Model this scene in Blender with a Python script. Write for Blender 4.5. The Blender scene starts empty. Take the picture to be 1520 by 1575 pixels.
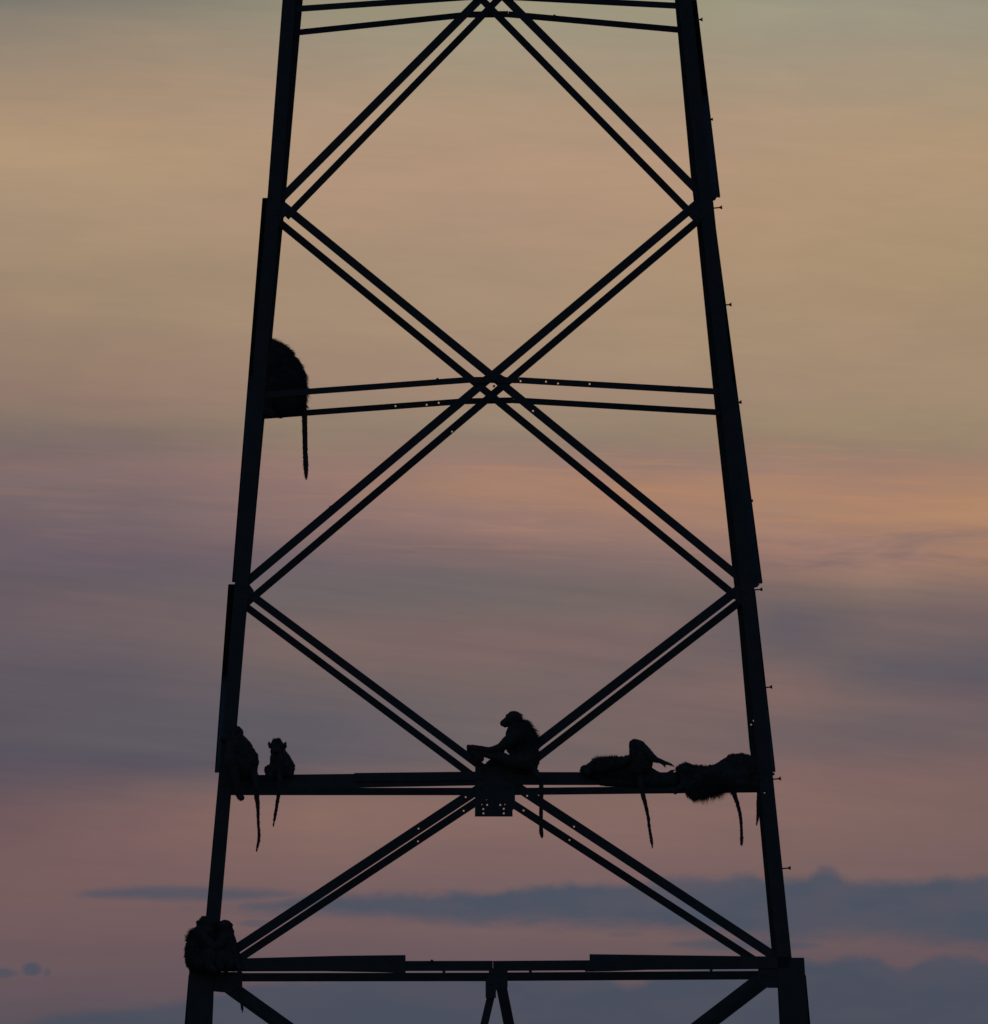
import bpy, bmesh, math, random
from mathutils import Vector, noise
from mathutils.geometry import delaunay_2d_cdt
random.seed(7)
S = bpy.context.scene
COL = S.collection

# ------------------------------------------------------------------ camera
# telephoto on the plain, 285 m from the pylon.  One reference unit u = 2.34e-5 rad.
A = 2.34e-5          # radians per survey unit
D0 = 285.0           # distance camera -> pylon axis
CZ = 1.8             # eye height
HU = 2441.0          # survey height of the horizon line
cam = bpy.data.cameras.new('camera'); co = bpy.data.objects.new('camera', cam); COL.objects.link(co)
co.location = (0, -D0, CZ); co.rotation_euler = (math.radians(90), 0, 0)
cam.sensor_fit = 'VERTICAL'; cam.sensor_height = 24.0; cam.sensor_width = 24.0
cam.lens = 24.0 / (1575 * A)
cam.shift_y = (HU - 787.5) / 1575.0
cam.clip_start = 1.0; cam.clip_end = 40000
S.camera = co

# ------------------------------------------------------------------ sky / world
SUN_EL = math.radians(1.3); SUN_ROT = math.radians(0)
W = bpy.data.worlds.new("World"); S.world = W; W.use_nodes = True
nt = W.node_tree; nt.nodes.clear(); L = nt.links
def N(t, **k):
    n = nt.nodes.new(t)
    for a, b in k.items(): setattr(n, a, b)
    return n
def put(sock, v):
    if isinstance(v, (int, float)): sock.default_value = v
    elif isinstance(v, tuple): sock.default_value = v
    else: L.new(v, sock)
def M(op, a, b=0.0, c=0.0, clamp=False):
    n = N('ShaderNodeMath', operation=op); n.use_clamp = clamp
    put(n.inputs[0], a); put(n.inputs[1], b); put(n.inputs[2], c); return n.outputs[0]
def SM(v, a, b, o0=0.0, o1=1.0):
    n = N('ShaderNodeMapRange', interpolation_type='SMOOTHSTEP')
    put(n.inputs[0], v); put(n.inputs[1], a); put(n.inputs[2], b); put(n.inputs[3], o0); put(n.inputs[4], o1); return n.outputs[0]
def MIX(f, a, b, mode='MIX'):
    n = N('ShaderNodeMix', data_type='RGBA', blend_type=mode); n.clamp_factor = True
    put(n.inputs[0], f); put(n.inputs[6], a); put(n.inputs[7], b); return n.outputs[2]
def XYZ(x, y, z):
    n = N('ShaderNodeCombineXYZ'); put(n.inputs[0], x); put(n.inputs[1], y); put(n.inputs[2], z); return n.outputs[0]
def NOI(vec, scale, detail, rough=0.5, dist=0.0):
    n = N('ShaderNodeTexNoise'); L.new(vec, n.inputs['Vector']); n.inputs['Scale'].default_value = scale
    n.inputs['Detail'].default_value = detail; n.inputs['Roughness'].default_value = rough
    n.inputs['Distortion'].default_value = dist; return M('SUBTRACT', n.outputs['Fac'], 0.5)
def lin(c):
    r = []
    for v in c:
        v /= 255.0; r.append(v/12.92 if v <= .04045 else ((v+.055)/1.055)**2.4)
    return tuple(r) + (1.0,)

tc = N('ShaderNodeTexCoord'); sp = N('ShaderNodeSeparateXYZ'); L.new(tc.outputs['Generated'], sp.inputs[0])
dx, dy, dz = sp.outputs
dyc = M('MAXIMUM', dy, 0.05)
U = M('ADD', M('DIVIDE', M('DIVIDE', dx, dyc), A), 760.0)          # azimuth in survey units
V = M('SUBTRACT', HU, M('DIVIDE', M('DIVIDE', dz, dyc), A))         # height below zenithward, survey units

# long wind-drawn streaks, slightly tilted
Vt = M('ADD', V, M('MULTIPLY', U, -0.05))
st1 = NOI(XYZ(M('MULTIPLY', U, .0012), M('MULTIPLY', Vt, .0065), 3.1), 1.0, 4.0, .55, .3)
st2 = NOI(XYZ(M('MULTIPLY', U, .0028), M('MULTIPLY', Vt, .034), 7.7), 1.0, 4.0, .55, .2)
st3 = NOI(XYZ(M('MULTIPLY', U, .006), M('MULTIPLY', V, .012), 1.7), 1.0, 4.0, .6)
Vw = M('ADD', V, M('ADD', M('MULTIPLY', st1, 34.0), M('MULTIPLY', st2, 44.0)))
Uw = M('ADD', U, M('MULTIPLY', st3, 120.0))

ROWS = [0, 60, 150, 230, 300, 400, 500, 600, 650, 685, 720, 755, 790, 830, 865, 900, 935, 985, 1030, 1080, 1130, 1180, 1240, 1330, 1440, 1575]
COLS = [0, 200, 480, 740, 1000, 1200, 1360, 1520]
TAB = [
  [(126,121,112),(147,133,117),(164,141,118),(176,149,120),(169,145,119),(161,138,114),(154,131,111),(144,121,108),(132,115,105),(123,107,103),(128,107,106),(121,104,105),(114,99,104),(109,95,102),(105,92,100),(104,92,98),(105,92,98),(103,92,98),(98,89,97),(95,87,96),(93,86,95),(92,83,93),(109,88,92),(117,92,93),(111,90,93),(93,83,91)],
  [(131,125,114),(154,137,118),(168,143,119),(176,149,120),(173,147,120),(164,140,115),(157,134,112),(149,124,109),(138,118,106),(126,109,105),(134,111,108),(124,105,106),(117,101,105),(112,97,103),(106,93,101),(105,94,99),(111,96,99),(107,95,99),(99,91,98),(96,89,97),(95,89,97),(93,85,94),(117,94,95),(121,95,95),(111,90,93),(93,83,91)],
  [(146,139,120),(156,143,123),(170,146,123),(175,148,123),(174,146,121),(166,141,117),(163,138,116),(156,132,114),(147,128,110),(145,123,109),(148,120,111),(145,117,110),(140,114,109),(130,108,106),(113,99,104),(109,99,101),(111,99,100),(120,102,99),(113,99,99),(103,95,99),(96,91,99),(103,93,98),(135,106,98),(125,100,97),(111,91,94),(93,83,91)],
  [(154,147,124),(161,148,126),(171,149,124),(176,148,123),(175,146,122),(168,142,119),(165,140,117),(158,134,115),(150,131,112),(145,124,110),(154,123,111),(166,129,108),(150,120,111),(142,114,108),(120,103,103),(111,101,101),(115,102,100),(123,102,100),(118,101,99),(112,99,99),(109,98,99),(111,97,98),(131,104,98),(122,98,97),(111,91,94),(93,83,91)],
  [(154,148,126),(160,148,126),(169,147,123),(176,148,123),(177,147,122),(171,144,118),(167,142,116),(160,136,115),(151,131,111),(146,124,109),(152,122,110),(168,129,107),(163,126,108),(150,120,109),(134,111,107),(120,105,101),(119,103,100),(122,102,100),(116,100,99),(122,102,100),(118,100,98),(121,100,99),(131,104,98),(122,98,97),(111,91,93),(93,83,91)],
  [(154,149,129),(159,148,128),(171,149,125),(174,148,121),(175,147,119),(172,145,117),(166,142,116),(162,138,115),(154,133,110),(152,128,109),(158,127,111),(168,130,107),(163,128,109),(157,123,109),(150,117,106),(126,106,101),(106,95,99),(101,93,98),(121,101,99),(125,102,99),(112,97,98),(124,100,98),(129,102,98),(122,98,96),(109,90,93),(93,83,91)],
  [(154,148,129),(160,148,128),(171,150,125),(176,149,120),(175,148,119),(171,145,116),(166,141,115),(162,138,115),(155,135,111),(151,129,110),(159,127,110),(165,128,109),(173,132,106),(157,124,110),(158,123,109),(138,115,104),(119,102,99),(114,99,99),(98,92,98),(116,99,99),(109,96,98),(122,99,98),(126,101,97),(120,97,96),(108,89,93),(93,83,91)],
  [(151,146,128),(158,147,127),(168,149,123),(176,149,119),(174,148,118),(168,144,115),(164,140,114),(161,138,114),(155,135,111),(152,130,109),(159,127,108),(169,131,106),(176,134,104),(163,127,106),(162,124,104),(135,111,102),(121,102,100),(112,97,99),(95,89,97),(109,94,98),(108,94,97),(120,97,96),(123,99,96),(118,96,95),(107,88,92),(93,83,91)],
]
V0, V1 = -1800.0, 2500.0
T = M('DIVIDE', M('SUBTRACT', Vw, V0), V1 - V0, clamp=True)
def ramp(i):
    n = N('ShaderNodeValToRGB'); cr = n.color_ramp; cr.interpolation = 'CARDINAL'
    stops = [(-1700, (96,106,118)), (-700, (112,116,116))] + [(r, TAB[i][k]) for k, r in enumerate(ROWS)] + [(1700, (84,79,91)), (2441, (72,72,86))]
    while len(cr.elements) > 1: cr.elements.remove(cr.elements[-1])
    for k, (v, c) in enumerate(stops):
        p = (v - V0) / (V1 - V0)
        e = cr.elements[0] if k == 0 else cr.elements.new(p)
        e.position = p; e.color = lin(c)
    L.new(T, n.inputs[0]); return n.outputs[0]
sky = ramp(0)
for i in range(1, len(COLS)):
    sky = MIX(M('DIVIDE', M('SUBTRACT', Uw, float(COLS[i-1])), float(COLS[i] - COLS[i-1]), clamp=True), sky, ramp(i))
# faint cirrus texture
fl = NOI(XYZ(M('MULTIPLY', U, .0035), M('MULTIPLY', Vt, .016), 11.0), 1.0, 5.0, .6, .4)
sky = MIX(1.0, sky, XYZ(*[M('ADD', 1.0, M('MULTIPLY', fl, k)) for k in (.22, .18, .12)]), 'MULTIPLY')

fl2 = NOI(XYZ(M('MULTIPLY', U, .0016), M('MULTIPLY', M('ADD', V, M('MULTIPLY', U, -.12)), .045), 21.0), 1.0, 6.0, .62, .5)
mid = M('MULTIPLY', SM(V, 640, 860), SM(V, 1330, 1180))
sky = MIX(1.0, sky, XYZ(*[M('ADD', 1.0, M('MULTIPLY', M('MULTIPLY', fl2, mid), k)) for k in (.24, .19, .11)]), 'MULTIPLY')
fl3 = NOI(XYZ(M('MULTIPLY', U, .008), M('MULTIPLY', Vt, .07), 31.0), 1.0, 6.0, .65, .3)
sky = MIX(1.0, sky, XYZ(*[M('ADD', 1.0, M('MULTIPLY', fl3, k)) for k in (.09, .08, .06)]), 'MULTIPLY')
# thin glowing wisps low on the right and left
wf = NOI(XYZ(M('MULTIPLY', U, .0045), M('MULTIPLY', M('ADD', V, M('MULTIPLY', U, -.03)), .075), 41.0), 1.0, 5.0, .6, .35)
wm = M('MULTIPLY', M('MULTIPLY', SM(V, 640, 700), SM(V, 900, 800)), SM(U, 300, 1100, .2, 1.0))
sky = MIX(M('MULTIPLY', M('MULTIPLY', SM(wf, -.02, .26), wm), .5), sky, lin((184,135,103)))
wd = NOI(XYZ(M('MULTIPLY', U, .0045), M('MULTIPLY', V, .024), 51.0), 1.0, 6.0, .6, .5)
dm = M('MULTIPLY', M('MULTIPLY', SM(V, 790, 840), SM(V, 960, 890)), SM(U, 1080, 1220))
sky = MIX(M('MULTIPLY', M('MULTIPLY', SM(wd, -.04, .2), dm), .6), sky, lin((122,104,105)))
# low cloud bank: top and bottom edges follow curves of azimuth, edges broken by noise
def curve(pts):
    n = N('ShaderNodeFloatCurve'); cv = n.mapping.curves[0]
    X = lambda x: (x + 400) / 2400.0
    Y = lambda y: (y - 1300) / 400.0
    while len(cv.points) > 2: cv.points.remove(cv.points[1])
    pts = sorted(pts); cv.points[0].location = (X(pts[0][0]), Y(pts[0][1])); cv.points[1].location = (X(pts[-1][0]), Y(pts[-1][1]))
    for p in pts[1:-1]: cv.points.new(X(p[0]), Y(p[1]))
    for p in cv.points: p.handle_type = 'AUTO_CLAMPED'
    n.mapping.update(); L.new(M('DIVIDE', M('ADD', U, 400.0), 2400.0, clamp=True), n.inputs['Value'])
    return M('ADD', M('MULTIPLY', n.outputs[0], 400.0), 1300.0)
puff = NOI(XYZ(M('MULTIPLY', U, .022), M('MULTIPLY', V, .035), 2.0), 1.0, 5.0, .6, .3)
puffL = NOI(XYZ(M('MULTIPLY', U, .012), M('MULTIPLY', V, .05), 5.0), 1.0, 4.0, .6, .3)
def band(top, bot, soft_t=11.0, soft_b=17.0, amp_t=24.0, amp_b=34.0):
    vt = M('ADD', V, M('MULTIPLY', puff, amp_t)); vb = M('ADD', V, M('MULTIPLY', puffL, amp_b))
    a = SM(M('SUBTRACT', vt, curve(top)), -soft_t, soft_t)
    b = SM(M('SUBTRACT', curve(bot), vb), -soft_b, soft_b)
    return M('MULTIPLY', a, b)
b1 = band([(-400,1400),(330,1399),(400,1388),(560,1375),(700,1374),(760,1373),(830,1364),(920,1360),(985,1361),(1050,1350),(1090,1353),(1150,1347),(1180,1355),(1235,1354),(1270,1336),(1305,1353),(1400,1358),(1470,1349),(1520,1350),(2000,1352)],
          [(-400,1385),(330,1393),(400,1402),(560,1408),(640,1416),(760,1421),(900,1422),(1000,1423),(1080,1430),(1150,1438),(1240,1444),(1300,1437),(1400,1443),(1470,1452),(1520,1454),(2000,1460)])
b2 = band([(-400,1385),(90,1380),(130,1372),(200,1366),(280,1363),(350,1366),(430,1370),(500,1378),(2000,1400)],
          [(-400,1360),(90,1370),(130,1379),(200,1382),(280,1385),(350,1386),(430,1380),(500,1374),(2000,1380)], 8, 8, 10, 10)
b3 = band([(-400,1590),(0,1586),(70,1566),(130,1557),(210,1552),(300,1538),(400,1515),(560,1505),(760,1502),(930,1503),(970,1518),(1010,1503),(1100,1488),(1235,1476),(1262,1480),(1300,1474),(1345,1473),(1385,1492),(1420,1478),(1480,1471),(1520,1478),(2000,1475)],
          [(-400,2490),(2000,2490)], 10, 10, 22, 0)
b4 = band([(-400,1470),(1000,1462),(1040,1450),(1100,1445),(1180,1444),(1250,1450),(1290,1462),(2000,1470)],
          [(-400,1440),(1000,1448),(1040,1456),(1100,1461),(1180,1462),(1250,1458),(1290,1448),(2000,1440)], 6, 6, 8, 8)
def puffs(x, y, rx, ry, k=1.0):
    ex = M('DIVIDE', M('SUBTRACT', U, x), rx); ey = M('DIVIDE', M('SUBTRACT', V, y), ry)
    r = M('SQRT', M('ADD', M('MULTIPLY', ex, ex), M('MULTIPLY', ey, ey)))
    return M('MULTIPLY', SM(M('ADD', r, M('MULTIPLY', puff, 1.2)), 1.35, .55), k)
m = b1
for b in (M('MULTIPLY', b2, .8), b3, M('MULTIPLY', b4, .75), puffs(2, 1497, 22, 8, .75), puffs(49, 1490, 15, 10, .85), puffs(73, 1496, 6, 8, .5), puffs(392, 1420, 26, 6, .6), puffs(960, 1437, 30, 5, .35)):
    m = M('MAXIMUM', m, b)
lowtint = NOI(XYZ(M('MULTIPLY', U, .006), M('MULTIPLY', V, .02), 9.0), 1.0, 4.0, .55)
ccol = MIX(SM(M('ADD', V, M('MULTIPLY', lowtint, 120.0)), 1360, 1560), lin((77,83,97)), lin((74,79,93)))
sky = MIX(M('MULTIPLY', m, M('ADD', .92, M('MULTIPLY', lowtint, .7)), clamp=True), sky, ccol)

nish = N('ShaderNodeTexSky', sky_type='NISHITA'); nish.sun_disc = False
nish.sun_elevation = SUN_EL; nish.sun_rotation = SUN_ROT; nish.air_density = 1.2; nish.dust_density = 0.8; nish.ozone_density = 3.0
bgN = N('ShaderNodeBackground'); L.new(nish.outputs[0], bgN.inputs[0]); bgN.inputs[1].default_value = 0.15
bgS = N('ShaderNodeBackground'); L.new(sky, bgS.inputs[0]); bgS.inputs[1].default_value = 1.0
wgt = M('MULTIPLY', SM(dy, .25, .85), SM(dz, .42, .12))
mx = N('ShaderNodeMixShader'); L.new(wgt, mx.inputs[0]); L.new(bgN.outputs[0], mx.inputs[1]); L.new(bgS.outputs[0], mx.inputs[2])
wo = N('ShaderNodeOutputWorld'); L.new(mx.outputs[0], wo.inputs[0])

sl = bpy.data.lights.new('sun', 'SUN'); sl.energy = 0.03; sl.angle = math.radians(8); sl.color = (1, .62, .4)
so = bpy.data.objects.new('sun', sl); COL.objects.link(so)
so.rotation_euler = Vector((0.15, -1.0, -0.03)).to_track_quat('-Z', 'Y').to_euler()   # last afterglow, from behind the pylon

S.render.engine = 'CYCLES'
S.view_settings.view_transform = 'Standard'; S.view_settings.look = 'None'
S.view_settings.exposure = 0; S.view_settings.gamma = 1; S.view_settings.use_curve_mapping = False
S.render.resolution_x = 988; S.render.resolution_y = 1024

# ------------------------------------------------------------------ materials
def mat(name, c1, c2, scale, rough, metal=0.0, bump=0.3, bscale=None):
    m = bpy.data.materials.new(name); m.use_nodes = True; t = m.node_tree; b = t.nodes['Principled BSDF']
    tcn = t.nodes.new('ShaderNodeTexCoord')
    n = t.nodes.new('ShaderNodeTexNoise'); n.inputs['Scale'].default_value = scale; n.inputs['Detail'].default_value = 6
    t.links.new(tcn.outputs['Object'], n.inputs['Vector'])
    r = t.nodes.new('ShaderNodeValToRGB'); r.color_ramp.elements[0].color = c1 + (1,); r.color_ramp.elements[1].color = c2 + (1,)
    r.color_ramp.elements[0].position = .35; r.color_ramp.elements[1].position = .65
    t.links.new(n.outputs['Fac'], r.inputs[0]); t.links.new(r.outputs[0], b.inputs['Base Color'])
    b.inputs['Roughness'].default_value = rough; b.inputs['Metallic'].default_value = metal
    n2 = t.nodes.new('ShaderNodeTexNoise'); n2.inputs['Scale'].default_value = bscale or scale * 4
    t.links.new(tcn.outputs['Object'], n2.inputs['Vector'])
    bp = t.nodes.new('ShaderNodeBump'); bp.inputs['Strength'].default_value = bump; bp.inputs['Distance'].default_value = .01
    t.links.new(n2.outputs['Fac'], bp.inputs['Height']); t.links.new(bp.outputs[0], b.inputs['Normal'])
    return m
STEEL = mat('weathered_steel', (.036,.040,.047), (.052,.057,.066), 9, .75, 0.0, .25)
STEEL2 = mat('bolt_steel', (.05,.045,.045), (.09,.08,.075), 30, .7, 0.0, .2)
FUR = mat('baboon_fur', (.040,.040,.044), (.075,.072,.072), 30, .95, 0, .8, 160)
SKIN = mat('baboon_skin', (.020,.018,.018), (.04,.034,.032), 40, .6, 0, .3)
EYE = mat('eye', (.02,.012,.006), (.03,.018,.01), 40, .15, 0, 0)
CONC = mat('concrete', (.25,.24,.22), (.38,.36,.33), 6, .9, 0, .5)
GROUND = mat('dry_grass', (.07,.055,.03), (.16,.12,.065), .35, 1.0, 0, .6, 6)

# ------------------------------------------------------------------ survey -> world
PX = A * D0
def hw(z):                                  # half width (and half depth) of the pylon at height z
    v = HU - (z - CZ) / PX
    return PX * (315 + .0937 * v)
def P(u, v, y):                             # point seen at survey direction (u,v) at depth y
    d = D0 + y
    return Vector(((u - 760) * A * d, y, CZ + (HU - v) * A * d))
def FP(u, v, side, off=0.0):                # on the front (-1) or back (+1) face of the pylon
    y = side * 2.6
    for _ in range(4):
        z = CZ + (HU - v) * A * (D0 + y)
        y = side * hw(z) + off
    return P(u, v, y)

def finish(name, verts, faces, material, parent=None, smooth=False):
    me = bpy.data.meshes.new(name); me.from_pydata([tuple(v) for v in verts], [], faces); me.update()
    bm = bmesh.new(); bm.from_mesh(me); bmesh.ops.recalc_face_normals(bm, faces=bm.faces); bm.to_mesh(me); bm.free()
    if smooth:
        for p in me.polygons: p.use_smooth = True
    me.materials.append(material)
    o = bpy.data.objects.new(name, me); COL.objects.link(o)
    if parent: o.parent = parent
    return o

HR = 1.45                                    # bolt hole radius in survey units
def plate_geo(poly, holes, side, off, thick, hr=HR):
    """flat plate cut to an outline, with real drilled holes, lying on a pylon face"""
    vs = [Vector(p) for p in poly]; loops = [list(range(len(vs)))]
    for h in holes:
        hx, hy = h[0], h[1]; rr = h[2] if len(h) > 2 else hr; ry = h[3] if len(h) > 3 else rr
        s = len(vs)
        for k in range(8):
            a = math.tau * (k + .5) / 8; vs.append(Vector((hx + rr * math.cos(a), hy + ry * math.sin(a))))
        loops.append(list(range(s, s + 8)))
    ov, oe, of, _, _, _ = delaunay_2d_cdt([Vector((v[0], v[1])) for v in vs], [], loops, 0, 1e-4)
    def inside(p, lp):
        c = False; n = len(lp)
        for i in range(n):
            a, b = vs[lp[i]], vs[lp[i-1]]
            if (a[1] > p[1]) != (b[1] > p[1]) and p[0] < (b[0]-a[0]) * (p[1]-a[1]) / (b[1]-a[1]) + a[0]: c = not c
        return c
    tris = []
    for f in of:
        c = sum((Vector(ov[i]) for i in f), Vector((0, 0))) / len(f)
        if inside(c, loops[0]) and not any(inside(c, l) for l in loops[1:]): tris.append(tuple(f))
    F0 = [FP(v[0], v[1], side, off) for v in ov]; n = len(F0)
    F1 = [p + Vector((0, thick, 0)) for p in F0]
    faces = list(tris) + [tuple(n + i for i in reversed(t)) for t in tris]
    cnt = {}
    for t in tris:
        for i in range(len(t)):
            a, b = t[i], t[(i+1) % len(t)]; cnt[frozenset((a, b))] = cnt.get(frozenset((a, b)), []) + [(a, b)]
    for e in cnt.values():
        if len(e) == 1: a, b = e[0]; faces.append((b, a, a + n, b + n))
    return F0 + F1, faces
def add(G, g):
    n = len(G[0]); G[0].extend(g[0]); G[1].extend([tuple(i + n for i in f) for f in g[1]])
def strip(u0, v0, u1, v1, w, w1=None):
    w1 = w1 or w
    d = Vector((u1 - u0, v1 - v0)).normalized(); nx, ny = -d.y, d.x
    return [(u0 + nx*w/2, v0 + ny*w/2), (u1 + nx*w1/2, v1 + ny*w1/2), (u1 - nx*w1/2, v1 - ny*w1/2), (u0 - nx*w/2, v0 - ny*w/2)]
def box_between(a, b, upv, t, depth):
    """thin flange: from a to b, thickness t along upv, running back by depth"""
    u = upv.normalized() * t; q = Vector((0, depth, 0))
    vs = [a, b, b + u, a + u, a + q, b + q, b + u + q, a + u + q]
    return vs, [(0,1,2,3), (7,6,5,4), (0,4,5,1), (3,2,6,7), (0,3,7,4), (1,5,6,2)]
def angle(name, u0, v0, u1, v1, w, side, off, holes=(), parent=None, depth=.09, w1=None, flange='low', t=.009):
    """rolled steel angle: one leg in the pylon face, the other running back from it"""
    G = ([], [])
    s = strip(u0, v0, u1, v1, w, w1)
    hs = []
    for h in holes: hs.append(h)
    add(G, plate_geo(s, hs, side, off, t))
    e = (s[0], s[1]) if (s[0][1] + s[1][1] > s[2][1] + s[3][1]) == (flange == 'low') else (s[3], s[2])
    a = FP(*e[0], side, off + t); b = FP(*e[1], side, off + t)
    o2 = (s[3], s[2]) if e[0] == s[0] else (s[0], s[1])
    upv = FP(*o2[0], side, off + t) - a
    add(G, box_between(a, b, upv, t, depth))
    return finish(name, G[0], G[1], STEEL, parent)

def cyl(a, b, r, r1=None, seg=8):
    r1 = r if r1 is None else r1
    d = (b - a).normalized(); x = d.orthogonal().normalized(); y = d.cross(x)
    vs = []; 
    for p, rr in ((a, r), (b, r1)):
        for k in range(seg):
            an = math.tau * k / seg; vs.append(p + x * rr * math.cos(an) + y * rr * math.sin(an))
    fs = [(k, (k+1) % seg, seg + (k+1) % seg, seg + k) for k in range(seg)] + [tuple(range(seg))[::-1], tuple(range(seg, 2*seg))]
    return vs, fs

# ------------------------------------------------------------------ ground
bm = bmesh.new(); bmesh.ops.create_grid(bm, x_segments=60, y_segments=60, size=9000)
me = bpy.data.meshes.new('ground'); bm.to_mesh(me); bm.free(); me.materials.append(GROUND)
g = bpy.data.objects.new('ground', me); COL.objects.link(g); g['kind'] = 'structure'

# ------------------------------------------------------------------ the pylon
pyl = bpy.data.objects.new('power_pylon', None); COL.objects.link(pyl)
pyl['label'] = 'tall steel lattice power pylon standing dark against the dusk sky, baboons resting on its crossbars'
pyl['category'] = 'pylon'

# legs: polyline of the outer edge (survey units) and visible width
LF = [(-1200,524,18),(-600,480,19),(0,434.5,20),(303,411.5,21),(895,361.5,21),(1193,336.5,21),(1474,311,22)]
LB = [(-1200,552,18),(-600,506,19),(0,446,20),(300,420,20),(350,415,20),(645,387,20),(880,365.5,20),(960,358,20),(1120,344.5,20),(1225,335.5,20),(1380,322,20),(1474,314,20)]
RF = [(-1200,942,-18),(-600,1002,-19),(0,1064,-20),(303,1096.5,-21),(905,1160.5,-21),(1193,1189,-21),(1474,1218,-22)]
RB = [(-1200,914,-18),(-600,968,-19),(0,1059,-21),(275,1084,-21),(350,1093,-21),(640,1122,-21),(880,1148,-21),(955,1157,-21),(1150,1174,-21),(1225,1186,-21),(1400,1202,-21),(1474,1209,-21)]
def leg(pts, side, holes=()):
    G = ([], [])
    poly = [(u, v) for v, u, w in pts] + [(u + w, v) for v, u, w in reversed(pts)]
    off = -.012 if side < 0 else .012
    add(G, plate_geo(poly, holes, side, off, .014))
    for (v0, a0, w0), (v1, a1, w1) in zip(pts, pts[1:]):         # the leg of the angle that runs along the side face
        a = FP(a0, v0, side, off + (.014 if side < 0 else 0)); b = FP(a1, v1, side, off + (.014 if side < 0 else 0))
        add(G, box_between(a, b, Vector((1 if w0 > 0 else -1, 0, 0)), .014, .14 if side < 0 else -.14))
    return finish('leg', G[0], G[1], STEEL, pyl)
leg(LF, -1); leg(LB, 1)
leg(RF, -1, [(1176,1218,1.3,2.6)]); leg(RB, 1, [(1159.5,1108.5),(1155.5,1114.5),(1176,1218,1.3,2.6)])
# heavier base sections below the waist beam
def low_leg(pts, side, holes=()):
    o = leg(pts, side, holes); o.name = 'leg_base'; return o
low_leg([(1474,292,36),(1575,287.5,38),(2711,196,44)], -1); low_leg([(1476,297,34),(1575,291,36),(2640,212,42)], 1)
low_leg([(1473,1237,-42),(1575,1243.5,-42),(2711,1345,-46)], -1); low_leg([(1476,1232,-38),(1575,1239,-40),(2640,1330,-44)], 1)
for s, side in ((218, -1), (1324, -1), (233, 1), (1309, 1)):
    b = FP(s, 2711 if side < 0 else 2680, side); b.z = 0
    vs, fs = cyl(Vector((b.x, b.y, -.4)), Vector((b.x, b.y, .35)), .55, .35, 16)
    finish('footing', vs, fs, CONC, pyl)

# side faces, seen almost edge-on: crossed braces between front and back legs
def side_brace(ut, vt, ub, vb, front_top, w, sgn):
    """angle from (ut,vt) to (ub,vb): outer edge; front_top says which end is at the front leg"""
    def pt(u, v, s, o): 
        p = FP(u, v, s); return Vector((p.x, p.y - s * (.10 + o), p.z))
    s0, s1 = (-1, 1) if front_top else (1, -1)
    a = pt(ut, vt, s0, 0); b = pt(ub, vb, s1, 0)
    ww = w * PX * sgn; t = .009
    G = ([], [])
    q = Vector((0, .06, 0))
    def prism(o0, o1, e0, e1):
        vs = [a + o0, a + o1, a + o1 + e0, a + o0 + e0, b + o0, b + o1, b + o1 + e0, b + o0 + e0]
        return vs, [(0,1,2,3), (7,6,5,4), (0,4,5,1), (1,5,6,2), (2,6,7,3), (3,7,4,0)]
    X = Vector((ww, 0, 0))
    add(G, prism(Vector((0,0,0)), X, q.normalized() * t, None))
    add(G, prism(Vector((0,0,0)), Vector((t * sgn, 0, 0)), q, None))
    return finish('side_brace', G[0], G[1], STEEL, pyl)
for (ut, vt, ub, vb, w, sg) in [(436,-2,413,300,10,1), (403.5,305,357,895,14,1), (351,899,330.5,1188,14,1), (338,1196,318,1470,12,1),
                                (1072,0,1108,303,-16,1), (1098,322,1173,897,-17,1), (1162,908,1193,1187,-15,1), (1189,1200,1217,1470,-12,1),
                                (488,-590,437,-10,10,1), (994,-590,1070,-10,-12,1), (290,1500,200,2600,20,1), (1240,1500,1340,2600,-20,1)]:
    for k, ft in enumerate((True, False)):
        side_brace(ut + (0 if k == 0 else .6 * (1 if w > 0 else -1)), vt, ub + (0 if k == 0 else .6 * (1 if w > 0 else -1)), vb, ft, abs(w), 1 if w > 0 else -1)

def brace(u0, v0, u1, v1, w, side, holes=(), off=0.0, flange='low', name='brace', depth=.07):
    return angle(name, u0, v0, u1, v1, w, side, off if side < 0 else -off, holes, pyl, depth, flange=flange)
# panel above the frame top
for side in (-1, 1):
    dv = 0 if side < 0 else 33
    brace(500+dv*.2, -296+dv, 755, -560+dv, 10, side, off=.03); brace(1010-dv*.2, -296+dv, 755, -560+dv, 10, side, off=.05)
# panel A (upper)
brace(430,308, 1026,-291, 12.2, -1, off=.03)
brace(440,334, 1018,-260, 10.4, 1, off=.03)
brace(1078,298, 490,-291, 12.2, -1, off=.045)
brace(1070,335, 498,-250, 10.6, 1, off=.045)
# panel B
brace(430,311.5, 1138,888.5, 12.4, -1, [(820,632)], off=.03)
brace(426,338.5, 1133,917.5, 11.2, 1, off=.03)
brace(1076,310, 374,899.5, 12.6, -1, off=.045)
brace(1084,330.5, 380,926.5, 11.2, 1, [(695.5,664)], off=.045)
# panel C
brace(377,908, 745,1182.5, 12.2, -1, off=.03)
brace(372,928, 745,1206.5, 11.0, 1, off=.03)
brace(1136,906.5, 786,1175.5, 13.8, -1, off=.045)
brace(1143,921.5, 786,1197, 11.8, 1, off=.045)
# panel D
brace(752,1203, 352,1467, 14.4, -1, [(716.5,1226),(644,1274.5)], off=.03)
brace(752,1220.5, 356,1482.5, 11.6, 1, [(713.3,1247),(643,1294)], off=.03)
brace(770,1193.5, 1200,1476.5, 14.2, -1, [(811,1224),(883,1271.5)], off=.045)
brace(770,1224, 1172,1484, 11.8, 1, [(805.5,1246.5),(876,1292)], off=.045)
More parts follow.
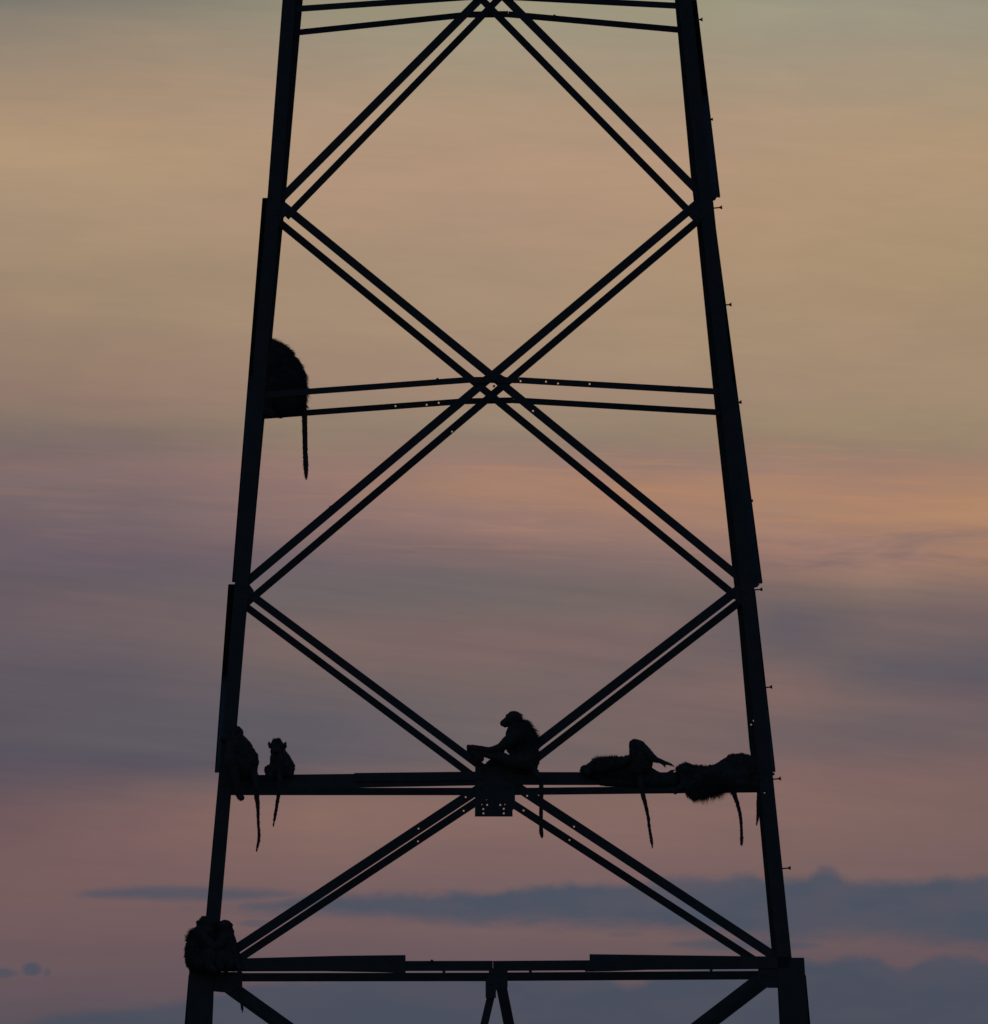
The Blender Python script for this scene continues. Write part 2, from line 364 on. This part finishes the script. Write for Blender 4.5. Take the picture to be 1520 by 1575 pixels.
# lower panel: big diagonals and the hanger under the waist beam
brace(330,1497, 700,1762, 16, -1, off=.03, flange='low'); brace(335,1509, 705,1774, 16, 1, off=.03)
brace(1196,1482, 820,1770, 15, -1, off=.03); brace(1200,1494, 824,1782, 15, 1, off=.03)
brace(700,1762, 225,2560, 16, -1, off=.03); brace(820,1770, 1310,2560, 16, -1, off=.03)
brace(705,1774, 240,2540, 15, 1, off=.03); brace(824,1782, 1300,2540, 15, 1, off=.03)
brace(759,1516, 700,1768, 12, -1, off=.045, name='hanger'); brace(768,1500, 822,1772, 16.5, 1, off=.045, name='hanger')

# horizontals -- two members each, meeting at the crossing
def horiz(u0, v0, u1, v1, w, side, holes=(), off=.015, flange='high', w1=None):
    return angle('crossbar', u0, v0, u1, v1, w, side, off if side < 0 else -off, holes, pyl, .07, w1, flange)
horiz(448,14.3, 750,-6.5, 9.5, -1); horiz(750,-6.5, 1050,9.3, 9.5, -1)
horiz(446,51.2, 722,22.2, 9.3, 1); horiz(722,22.2, 782,21.5, 9.3, 1, flange='low'); horiz(782,22.0, 1058,47, 9.6, 1)
horiz(396,608, 722,584.2, 9.4, -1); horiz(722,584.2, 798,584.8, 9.4, -1); horiz(798,584.8, 1116,603, 9.6, -1, [(800.9,586.2),(840,587),(858.5,589.8),(907,590.6)])
horiz(390,641, 712,617.3, 9.2, 1, [(608.5,624.6),(656.5,622.6),(675,619.6)]); horiz(712,617.3, 790,615.6, 9.2, 1); horiz(790,615.6, 1116,634.8, 9.4, 1)
horiz(340,1204, 742,1197.9, 23, -1, w1=20); horiz(752,1197.3, 1180,1198.0, 20, -1)
horiz(338,1217.3, 745,1217.4, 11.6, 1); horiz(770,1217.6, 1180,1213.2, 11.2, 1)
horiz(315,1486.4, 758,1485.5, 15.6, -1); horiz(758.5,1485.7, 1214,1482.4, 15.6, -1)
horiz(320,1503.2, 765,1502.6, 13.2, 1); horiz(765.5,1502.3, 1212,1499.6, 13.2, 1)

def plate(name, poly, side, off, holes=(), thick=.012, mat_=STEEL):
    g = plate_geo(poly, holes, side, off, thick); return finish(name, g[0], g[1], mat_, pyl)
plate('splice_plate', [(545,1188.8),(742,1186.6),(742,1200),(545,1202)], -1, -.006)
plate('splice_plate', [(318,1476.5),(386,1473.6),(520,1470),(624,1468.8),(624,1496.8),(590,1495.6),(500,1493.8),(318,1491)], -1, -.012, thick=.02)
plate('splice_plate', [(907,1467.5),(1180,1471),(1214,1472),(1214,1489),(1100,1490.5),(1000,1491.6),(935,1494),(900,1494.5),(900,1478),(907,1478)], -1, -.012, thick=.02)
# gussets
plate('gusset_plate', [(731,1178),(792,1178),(792.5,1243),(788.6,1246),(788.6,1256),(730.6,1256)], -1, .003,
      [(748,1229.3),(749.5,1238),(743.5,1244.4),(743.8,1251),(769.6,1238),(775,1244),(775,1251),(741.4,1237.5,.8),(776.8,1237.3,.8)])
plate('gusset_plate', [(738,1192),(788,1192),(788,1224),(738,1224)], 1, -.003)
plate('gusset_plate', [(752,1489),(781,1489),(781,1519),(763,1519),(763,1535),(747,1535),(747,1506),(752,1506)], -1, .003)
plate('gusset_plate', [(318,1495),(373,1495),(373,1517),(352,1527),(318,1524)], -1, .004)
plate('gusset_plate', [(1167,1488),(1208,1488),(1208,1519.5),(1181,1519.5),(1163,1507)], -1, .004)
for poly, side in [([(418,314),(437,311),(445,322),(438,334),(418,344)], -1), ([(1086,308),(1068,312),(1058,326),(1068,338),(1088,346)], -1),
                   ([(366,896),(382,896),(391,909),(382,920),(362,928)], -1), ([(1150,898),(1133,902),(1125,915),(1134,926),(1154,934)], -1),
                   ([(742,580),(760,571),(778,580),(770,589),(760,585),(750,589)], -1),
                   ([(741,18),(748,14),(757,18),(756,27),(748,24),(740,27)], 1)]:
    plate('gusset_plate', poly, side, .001 if side < 0 else .012, thick=.009)

# joint bolts: one hexagon mesh shared by every bolt head
bh = bpy.data.meshes.new('bolt'); v_, f_ = cyl(Vector((0, 0, 0)), Vector((0, -.02, 0)), .014, seg=6); bh.from_pydata([tuple(q) for q in v_], [], f_); bh.materials.append(STEEL2)
for nu, nv in [(428,322),(431,335),(1076,318),(1079,334),(374,903),(372,918),(1142,907),(1146,922),(749,578),(760,583),(771,578),(760,594),
               (738,1186),(738,1196),(738,1210),(784,1186),(784,1196),(784,1210),(344,1203),(352,1200),(1172,1198),(1164,1197),(336,1506),(350,1508),(1186,1500),(1176,1498),(757,1496),(775,1496),(770,1510),(756,1512),
               (322,1482),(340,1481),(600,1476),(612,1484),(918,1474),(930,1482),(1120,1480),(560,1194),(580,1194),(720,1193)]:
    b = bpy.data.objects.new('bolt', bh); b.location = FP(nu, nv, -1, -.014); COL.objects.link(b); b.parent = pyl
# step bolts up the right-hand leg, and loose bolt ends
def bolt(u0, v0, u1, v1, r=1.25, head=3.0, y=None, name='step_bolt'):
    p0 = FP(u0, v0, -1, .05) if y is None else P(u0, v0, y); p1 = FP(u1, v1, -1, .05) if y is None else P(u1, v1, y)
    G = ([], []); d = (p1 - p0).normalized()
    add(G, cyl(p0, p1, r * PX, seg=8)); add(G, cyl(p1 - d * 3.0 * PX, p1, r * PX * 1.15, head * PX * .95, seg=8)); add(G, cyl(p1, p1 + d * .9 * PX, head * PX * .95, head * PX, seg=6))
    finish(name, G[0], G[1], STEEL2, pyl)
for b in [(1066,30.5,1080,30),(1086,184,1096,183.5),(1088,321,1110,319),(1106,469.5,1124.5,468.5),(1122,620,1140,618.5),(1150,771,1157.5,770),
          (1154,907.5,1172,906.5),(1168,1058.5,1187,1056.5),(1178,1199.5,1200.5,1197.5),(1195,1336.5,1215.5,1335),
          (1045,-120,1066,-121),(1028,-270,1052,-271)]:
    bolt(*b, r=1.05, head=2.3 if b[2] in (1096,1157.5) else 3.1)
for u, v in [(1184.5,1113.5),(1186.5,1132.5),(1191.5,1190.5),(387.2,541),(380.2,620)]:
    s = 1 if u > 760 else -1
    bolt(u - 9*s, v + .5*s, u - (1.0*s if s > 0 else 0), v, 1.6 if s > 0 else .8, 2.3 if s > 0 else 1.3, name='bolt')
for (u, v, side) in [(853,24.5,1),(973,231,1),(673,583.5,-1),(1045,596,-1),(508.5,780,-1),(664.5,1478.2,-1),(683,1494.5,-1),(816,1494,-1),(1094,1491.5,-1)]:
    p = FP(u, v, side, -.03); vs, fs = cyl(p, p + Vector((0, .06, 0)), 2.6 * PX, seg=6); finish('bolt', vs, fs, STEEL2, pyl)
# hanging bits on the right leg joint
plate('cleat', [(1096,300),(1103,303),(1100,308),(1094,309.5)], -1, -.01); plate('cleat', [(1158,896),(1169,898),(1165,903),(1158,904.5)], -1, -.01)

# ------------------------------------------------------------------ baboons
GRP = 'baboons resting on the pylon'
def sphere_bm(bm, c, r, sub=2, sy=1.0):
    res = bmesh.ops.create_icosphere(bm, subdivisions=sub, radius=r)
    for v in res['verts']: v.co = Vector((v.co.x, v.co.y * sy, v.co.z)) + c
def baboon(label, Y0, chains, head, fur, skinpts=(), cat='baboon', vox=.0055, density=1.0, group=True):
    """chains: lists of (u, v, radius, dy) beads swept into one tapering body; all merged into one continuous skin.
       head: (u, v, r, facing vector, scale); fur: [(u, v, R, length, (dir))] zones"""
    bm = bmesh.new(); beads = []
    def bead(p, r, sy=1.0): sphere_bm(bm, p, r, 2 if r > .012 else 1, sy); beads.append((p, r))
    for ch in chains:
        pts = [(P(c[0], c[1], Y0 + (c[3] if len(c) > 3 else 0)), c[2] * PX) for c in ch]
        if len(pts) == 1: bead(*pts[0]); continue
        n = len(pts)
        for i in range(n - 1):
            p0 = pts[max(0, i-1)]; p1 = pts[i]; p2 = pts[i+1]; p3 = pts[min(n-1, i+2)]
            L_ = (p2[0] - p1[0]).length; st = max(2, int(L_ / (min(p1[1], p2[1]) * .35)))
            for k in range(st + (1 if i == n-2 else 0)):
                t = k / st
                q = .5 * ((2*p1[0]) + (p2[0]-p0[0])*t + (2*p0[0]-5*p1[0]+4*p2[0]-p3[0])*t*t + (-p0[0]+3*p1[0]-3*p2[0]+p3[0])*t**3) if n > 2 else p1[0].lerp(p2[0], t)
                bead(q, p1[1] + (p2[1]-p1[1]) * t)
    face_c = []
    hu, hv, hr, fdir, hdy = head
    hc = P(hu, hv, Y0 + hdy); R = hr * PX; f = Vector(fdir).normalized()
    up = Vector((0, 0, 1)); up = (up - f * up.dot(f)).normalized(); rt = f.cross(up)
    bead(hc, R); bead(hc - f * R * .25 + up * R * .02, R * .95)
    for s in (-1, 1):
        bead(hc + f * R * .62 + up * R * .34 + rt * s * R * .34, R * .34)         # brow ridge
        e = hc - f * R * .12 + rt * s * R * .98 + up * R * .12
        bead(e, R * .22); bead(e + rt * s * R * .12 + up * R * .12, R * .18)      # ears
        bead(hc + f * R * .45 + rt * s * R * .42 - up * R * .25, R * .42)         # cheeks
    for k in range(9):                                                              # long muzzle
        t = k / 8; p = hc + f * R * (.55 + .82 * t) - up * R * (.12 + .42 * t); bead(p, R * (.6 - .12 * t)); face_c.append((p, R * .72))
    for k in range(5):
        t = k / 4; p = hc + f * R * (.35 + .8 * t) - up * R * (.55 + .32 * t); bead(p, R * (.42 - .1 * t)); face_c.append((p, R * .5))
    for u, v, r, d in skinpts: face_c.append((P(u, v, Y0 + d), r * PX))
    me = bpy.data.meshes.new('tmp'); bm.to_mesh(me); bm.free()
    tmp = bpy.data.objects.new('tmp', me); COL.objects.link(tmp)
    r_ = tmp.modifiers.new('r', 'REMESH'); r_.mode = 'VOXEL'; r_.voxel_size = vox; r_.use_smooth_shade = True
    s_ = tmp.modifiers.new('s', 'SMOOTH'); s_.iterations = 3; s_.factor = .5
    dg = bpy.context.evaluated_depsgraph_get(); body = bpy.data.meshes.new_from_object(tmp.evaluated_get(dg))
    bpy.data.objects.remove(tmp); body.name = 'body'
    norms = [v.normal.copy() for v in body.vertices]; cos = []
    for v in body.vertices:                                                         # clumped coat
        k = noise.noise(v.co * 38) * .0035 + noise.noise(v.co * 90) * .0015
        if not any((v.co - c).length < r * 1.1 for c, r in face_c): cos.append(v.co + norms[v.index] * k)
        else: cos.append(v.co.copy())
    body.vertices.foreach_set('co', [x for c in cos for x in c]); body.update()
    body.materials.clear(); body.materials.append(FUR); body.materials.append(SKIN)
    for p in body.polygons:
        p.use_smooth = True
        if any((p.center - c).length < r for c, r in face_c): p.material_index = 1
    root = bpy.data.objects.new('baboon', None); root.location = P(chains[0][0][0], max(c[0][1] + c[0][2] for c in chains[:3]), Y0); COL.objects.link(root)
    root['label'] = label; root['category'] = cat; root['group'] = GRP
    inv = root.location.copy()
    bo = bpy.data.objects.new('body', body); COL.objects.link(bo); bo.parent = root; body.transform(__import__('mathutils').Matrix.Translation(-inv))
    for s in (-1, 1):                                                               # eyes
        b2 = bmesh.new(); sphere_bm(b2, hc + f * R * .86 + up * R * .10 + rt * s * R * .30 - inv, R * .13, 2)
        m2 = bpy.data.meshes.new('eye'); b2.to_mesh(m2); b2.free(); m2.materials.append(EYE)
        for p in m2.polygons: p.use_smooth = True
        eo = bpy.data.objects.new('eye', m2); COL.objects.link(eo); eo.parent = root
    # coat of fine hair
    polys = [p for p in body.polygons if p.material_index == 0]; tot = sum(p.area for p in polys)
    cum = []; acc = 0
    for p in polys: acc += p.area; cum.append(acc)
    import bisect
    zones = [(P(z[0], z[1], Y0) - inv, z[2] * PX, z[3], Vector(z[4]) if len(z) > 4 else Vector((0, 0, -1))) for z in fur]
    vs = []; fs = []; cnt = int(21000 * density)
    for _ in range(cnt):
        p = polys[min(len(polys)-1, bisect.bisect(cum, random.random() * tot))]
        c = p.center + Vector((random.uniform(-1, 1), random.uniform(-1, 1), random.uniform(-1, 1))) * .003
        ln = .009; dr = Vector((0, 0, -1))
        for zc, zr, zl, zd in zones:
            q = Vector((c.x - zc.x, 0, c.z - zc.z)).length
            if q < zr:
                k = min(1, (1 - q / zr) * 2.5)
                if zl * 1.8 * k > ln: ln = zl * 1.8 * k; dr = zd
        cl = noise.noise((c + inv) * 30); ln *= random.uniform(.45, 1.0) * (1 + .9 * cl)
        nrm = p.normal
        jit = Vector((noise.noise((c + inv) * 25 + Vector((9, 0, 0))), noise.noise((c + inv) * 25 + Vector((0, 9, 0))), noise.noise((c + inv) * 25 + Vector((0, 0, 9)))))
        dv = (nrm * .75 + dr.normalized() * .75 + jit * .9 + Vector((random.uniform(-.25, .25), random.uniform(-.25, .25), random.uniform(-.25, .25)))).normalized()
        sd = dv.cross(Vector((random.uniform(-.3, .3), 1, random.uniform(-.3, .3)))).normalized() * .0010
        c = c - nrm * .003; mid = c + dv * ln * .55; tip = c + dv * ln + dr.normalized() * ln * .22
        n = len(vs); vs += [c - sd, c + sd, mid + sd * .8, mid - sd * .8, tip]; fs += [(n, n+1, n+2, n+3), (n+3, n+2, n+4)]
    fm = bpy.data.meshes.new('fur'); fm.from_pydata([tuple(v) for v in vs], [], fs); fm.materials.append(FUR)
    fo = bpy.data.objects.new('fur', fm); COL.objects.link(fo); fo.parent = root; fo['kind'] = 'stuff'
    return root

def yface(v, side, off=0.0): return FP(760, v, side, off).y
Yf = yface(1187, -1, .03); Yb6 = yface(630, 1, -.03); Yl = yface(1475, -1, .03)
def hand(u, v, dx_, dy_, dep, n=4, ln=7, r=1.1, spread=1.6):
    out = []
    px, py = -dy_, dx_
    for k in range(n):
        o = (k - (n-1)/2) * spread; q = ln * (1 - .12 * abs(k - 1.3))
        out.append([(u + px*o*.4, v + py*o*.4, r*1.25, dep + (k-1.5)*.012), (u + dx_*q*.55 + px*o, v + dy_*q*.55 + py*o - .4, r, dep + (k-1.5)*.016), (u + dx_*q + px*o, v + dy_*q + py*o + .8, r*.8, dep + (k-1.5)*.018)])
    return out

# 1: big male with his back to us, on the upper crossbar
baboon('big shaggy baboon hunched on the upper crossbar by the left leg, tail straight down', Yb6,
  [[(445,607,27,0),(435,583,36,0),(423,560,33,0),(410,546,25,0)],
   [(440,618,20,-.12),(418,590,15,-.2),(410,625,9,-.2),(418,636,6,-.2)], [(440,618,20,.12),(418,590,15,.2),(410,625,9,.2),(432,639,5,.15)],
   [(415,555,15,-.18),(404,580,9,-.2),(400,610,6,-.18)], [(415,555,15,.18),(404,580,9,.2),(400,610,6,.18)],
   [(462,618,7,0),(468,632,4.6,0),(469,660,4.3,0),(469.5,690,4.0,0),(470.5,712,4.3,0),(471,728,2.8,0),(471.3,738,1.0,0)], [(415,630,9,-.05),(440,628,11,-.03),(458,627,9,0)]] + hand(420,637,-1,.1,-.2) ,
  (404,546,12,(-1,0,-.2),0),
  [(440,560,62,.030,(.35,0,-1)),(425,535,34,.036,(.6,0,-.8)),(468,605,30,.030,(.25,0,-1)),(440,600,45,.02),(470,725,16,.010)], density=1.6)
# 2: adult behind the left leg on the long beam
baboon('adult baboon against the left leg on the long beam, one foot dangling under it', Yf,
  [[(374,1171,24.5,0),(368,1155,22,0),(362,1141,17,0),(360,1132,12,0)],
   [(372,1182,16,-.08),(356,1168,9,-.2),(362,1195,6.5,-.2),(368,1222,5.5,-.17),(372,1227,4.5,-.17)],
   [(372,1182,16,.08),(356,1168,9,.2),(354,1190,6,.2)],
   [(360,1146,10,-.13),(351,1165,6,-.18),(354,1182,4.5,-.2)], [(360,1146,10,.13),(351,1165,6,.18),(354,1182,4.5,.2)],
   [(389,1186,7,-.06),(394,1204,5.2,-.17),(395,1224,4.0,-.17),(396.8,1240,3.0,-.17),(397.3,1262,2.4,-.17),(398.6,1284,2.4,-.17),(396.8,1299,2.1,-.17),(394.6,1309,1.3,-.17)]] + hand(370,1226,.3,.9,-.17, 4, 5.5),
  (359.5,1128,12.5,(-1,-.2,-.1),0),
  [(385,1165,45,.010,(.2,0,-1)),(362,1130,20,.010)])
# 3: juvenile
baboon('small young baboon with round ears sitting upright on the long beam', Yf,
  [[(427,1153.5,10.8,0)], [(422,1190,7,-.05),(434,1190,7,-.05)], [(434,1180,17.5,0),(432,1170,15.5,0),(429,1160,11.5,0),(427,1153,9,0)],
   [(440,1184,11,0),(436,1182,12,0)],
   [(430,1186,9,-.05),(414,1182,6.3,-.10),(413,1188,5.5,-.12),(416,1193,4,-.14)], [(440,1186,9,-.05),(448,1180,6,-.10),(447,1190,4.5,-.12)],
   [(421,1163,5,-.05),(419,1175,4,-.08),(417,1187,3.2,-.12)], [(440,1165,5.5,0),(448,1177,5,-.02),(449,1188,3.6,-.06)],
   [(431,1192,5,-.1),(429.6,1210,3.6,-.14),(428.2,1224,3.0,-.14),(425.6,1240,2.5,-.14),(423,1256,2.2,-.14),(421.2,1266,1.5,-.14),(420.6,1271,.7,-.14)],
   [(414.2,1144.5,2.6,0)], [(413.8,1141.8,1.7,0)], [(415.5,1148.5,2.4,0)], [(438.4,1146.5,2.9,0)], [(439.2,1143,1.8,0)], [(438.2,1149.5,2.4,0)]],
  (426.3,1147.5,10.6,(-.15,-1,-.15),0),
  [(432,1170,34,.009,(.1,0,-1)),(426,1139,10,.012,(0,0,1))], vox=.0045, density=.8)
# 4: seated adult in profile, centre
baboon('adult baboon sitting in profile at the central plate, arm and foot against a brace', Yf - .04,
  [[(811,1166,20,0),(808,1150,18.5,0),(804,1136,17.5,0),(799,1126,13,0),(794,1115,10.5,0)],
   [(807,1129,15,0),(805,1118,11,0)], [(812,1130,12,0),(815,1142,13,0)], [(792,1119,9.5,0),(788,1126,9.5,0),(790,1136,13,0),(795,1144,14,0)], [(788,1152,9,0)], [(772,1155,4.5,-.1)], [(787,1157,4.5,-.1)], [(740,1169,3.5,0)], [(815,1176,13.5,0),(800,1180,10,0)],
   [(722,1153,4.6,-.13),(731,1160,5,-.13),(737,1166.5,4.2,-.13)], [(756,1177,9,.1),(772,1174,12,.1)],
   [(808,1170,15,-.09),(786,1171,10,-.13),(768,1163.5,8,-.13),(752,1161,6,-.13),(738,1156,5,-.13),(727,1151,4.4,-.13),(721,1148.6,3.6,-.13)],
   [(808,1172,14,.09),(780,1174,9.5,.13),(756,1179.5,7,.13),(745,1181,6,.13),(738,1184,5,.13)],
   [(796,1131,11,-.12),(783,1139,9.5,-.15),(770,1149.5,7.2,-.15),(754,1153.3,4.9,-.15),(738,1150.8,4.3,-.15),(727,1149,3.9,-.15)],
   [(797,1131,10.5,.12),(780,1143,7.5,.14),(766,1152,6,.14),(750,1154,4.6,.12),(733,1151,4,.1)],
   [(818,1180,5.5,-.05),(828,1193,4.6,-.13),(832.6,1206,3.8,-.13),(832.6,1235,3.2,-.13),(832.2,1262,3.0,-.13),(832.6,1280,3.2,-.13),(834.2,1288,1.6,-.13)],
   [(723,1151,4.5,-.13),(732,1158,4.5,-.13),(741,1167,4,-.13)]] + hand(724,1148,-.9,.1,-.15,4,6,1.2,.7) + hand(741,1184,-.5,.8,.1,4,6),
  (789,1104.5,11.2,(-1,-.02,-.12),0),
  [(818,1130,28,.032,(.45,0,-.7)),(803,1110,18,.022,(.6,0,-.6)),(825,1150,30,.014,(.2,0,-1)),(790,1096,12,.006),(832,1284,8,.008)], vox=.0045, density=1.3)
# 5: lying on its back with a raised knee
baboon('baboon lying on its back on the long beam with one knee raised', Yf - .02,
  [[(976,1187,17.5,0),(956,1183,19,0),(938,1182.5,18.5,0),(925,1182.5,18.0,0),(916,1184,15.5,0)],
   [(978,1180,17,-.06),(982,1166,15,-.1),(979,1152,11.5,-.12),(975.5,1144.5,8.0,-.13)],
   [(976,1144.5,8.2,-.13),(984,1148,9.5,-.13),(994,1158,9,-.13),(1003,1165.5,6.8,-.13),(1012,1169.3,4,-.13),(1022,1173,3.1,-.13),(1029,1175,2.3,-.13),(1034,1177,1.5,-.13),(1037,1179,.9,-.13)],
   [(1018,1172.5,2.8,-.13),(1021.5,1176,1.9,-.14),(1023.5,1179.6,1.1,-.14)],
   [(978,1186,17,.05),(990,1190,16,.06),(1006,1195,10.5,.08),(1020,1195,6.5,.08),(1029,1190,3.4,.08),(1033,1186.5,2.4,.08),(1037,1185.2,1.5,.08)],
   [(984,1162,14.5,-.06),(989,1174,16,-.06)], [(899.5,1183.5,7.2,0)], [(928,1198,11,0),(960,1201,10,0),(1000,1201,11,0),(1036,1201,9,0)],
   [(925,1180,11,-.12),(942,1175,8,-.17),(957,1172,6.5,-.17),(966,1167,5,-.17)], [(925,1184,10,.12),(945,1186,7,.18),(962,1190,5.5,.18)],
   [(984,1196,6,-.1),(986,1208,5,-.15),(988.6,1221,3.8,-.15),(993,1238,3.0,-.15),(997,1256,2.5,-.15),(999.2,1275,2.3,-.15),(1002,1291,2.6,-.15),(1003.2,1299,1.8,-.15),(1003.6,1305,.7,-.15)]]
   + hand(968,1166,.8,-.3,-.17,4,6),
  (907,1186,11.3,(-.1,-1,.25),0),
  [(935,1168,34,.016,(-.3,0,.2)),(905,1180,22,.010),(960,1165,14,.012,(0,0,.3)),(1003,1296,9,.007)], vox=.0045, density=1.1)
# 6: draped over the beam, shaggy
baboon('shaggy baboon draped face down on the long beam, rump raised by the right leg', Yf - .03,
  [[(1138,1181,22,0),(1124,1184,21,0),(1106,1192,18.5,0),(1088,1197,18.5,0),(1070,1195,18,0)],
   [(1128,1176,16.5,-.02),(1146,1178,18,0)],
   [(1070,1200,14,-.1),(1064,1212,9,-.15),(1061,1218,7,-.15),(1071,1223,6,-.15)], [(1072,1200,13,.1),(1056,1206,8,.15),(1044,1212,6,.15)],
   [(1138,1192,15,-.1),(1118,1196,10,-.17),(1132,1205,7,-.19),(1146,1205,5,-.19)], [(1138,1192,15,.1),(1118,1196,10,.17),(1134,1205,7,.17)],
   [(1056,1203,8,-.12),(1046,1212,4.6,-.14),(1039,1218.5,3.4,-.15)],
   [(1122,1200,7,-.12),(1127,1212,4.6,-.17),(1130,1223,3.7,-.17),(1135,1238,3.0,-.17),(1139,1256,2.6,-.17),(1140.6,1275,2.4,-.17),(1140.8,1292,2.6,-.17),(1140.8,1299,1.8,-.17)],
   [(1060,1187,12,0),(1049,1184.5,9,0)], [(1062,1206,15,-.02),(1075,1207,17,-.02),(1090,1205,17,-.02),(1106,1203,15,-.02)]] + hand(1070,1223,.4,.6,-.15,4,5),
  (1053.5,1186.5,11.5,(-.35,-.75,-.75),0),
  [(1092,1210,30,.045,(.25,-.1,-1)),(1072,1218,20,.030,(.2,0,-1)),(1112,1208,22,.032,(.4,-.1,-1)),(1070,1180,34,.014,(-.2,0,.1)),(1140,1165,30,.009,(0,0,.1)),(1046,1185,14,.010,(-.6,0,0))], vox=.005, density=1.5)
# 7: mostly hidden behind the right leg
baboon('baboon hidden behind the right leg, only its thin tail showing below the beam', yface(1190, 1, -.25),
  [[(1176,1190,13,0),(1174,1180,12,0),(1172,1171,9,0)],
   [(1176,1196,9,-.05),(1170,1188,6,-.12),(1174,1201,4.5,-.14)], [(1178,1196,9,.05),(1176,1188,6,.12),(1180,1201,4.5,.14)],
   [(1172,1176,5,-.08),(1172,1188,4,-.12),(1174,1200,3.2,-.13)], [(1174,1176,5,.08),(1175,1188,4,.12),(1178,1200,3.2,.13)],
   [(1170,1200,4,0),(1168,1213,3,0),(1166.5,1225,2.5,0),(1166,1243,2.4,0),(1166,1255,2.3,0),(1164.6,1264,1.6,0),(1163.4,1270,.7,0)]],
  (1171,1168,8.5,(.2,1,-.1),0), [(1175,1185,22,.008)], vox=.0045, density=.5)
# 8 / 9: pair huddled round the left leg at the waist beam
baboon('stocky tufted baboon huddled on the outer side of the left leg above the lowest beam', Yl - .1,
  [[(309,1470,24,0),(308,1456,22.5,0),(311,1443,19,0),(315,1433,14,0)],
   [(306,1476,21,.05),(305,1462,18,.05)],
   [(312,1480,14,-.1),(324,1466,9,-.2),(322,1486,6,-.22),(330,1492,4.5,-.24)], [(312,1480,14,.1),(326,1466,9,.2),(324,1486,6,.2)],
   [(312,1442,9,-.14),(324,1452,7,-.2),(334,1456,5,-.22)], [(312,1442,9,.14),(326,1452,7,.2),(336,1456,5,.2)],
   [(304.6,1419.6,2.8,-.02)], [(303.2,1418,1.8,-.02)], [(305.5,1423,3,-.02)]] + hand(336,1456,1,.1,-.22,4,6),
  (318,1421.5,12.6,(.25,-1,-.25),0),
  [(293,1450,34,.016,(-.3,0,-1)),(292,1438,16,.022,(-.7,0,.1)),(310,1411,12,.008,(-.5,0,.5)),(290,1478,24,.010)], density=1.3)
baboon('baboon on the inner side of the left leg, tail hanging past the lowest beam', Yl - .06,
  [[(346,1471,24,0),(345,1456,20,0),(346,1445,16,0),(347,1436,12,0)],
   [(348,1480,15,-.1),(334,1470,9,-.2),(338,1488,6,-.22)], [(350,1480,14,.1),(362,1472,9,.16),(360,1488,6,.18)],
   [(342,1446,9,-.12),(334,1458,6.5,-.18),(326,1464,5,-.2)], [(352,1447,9,.12),(360,1460,6.5,.16),(358,1474,5,.18)],
   [(362,1478,6,-.08),(367,1488,4.2,-.15),(369.4,1500,2.9,-.15),(370,1520,2.6,-.15),(371.4,1538,2.6,-.15),(372.6,1550,2.1,-.15),(373.2,1557,.8,-.15)]],
  (347.2,1425.6,11.2,(.55,.8,-.1),0),
  [(360,1450,30,.010,(.3,0,-1)),(348,1420,14,.006)], density=1.0)
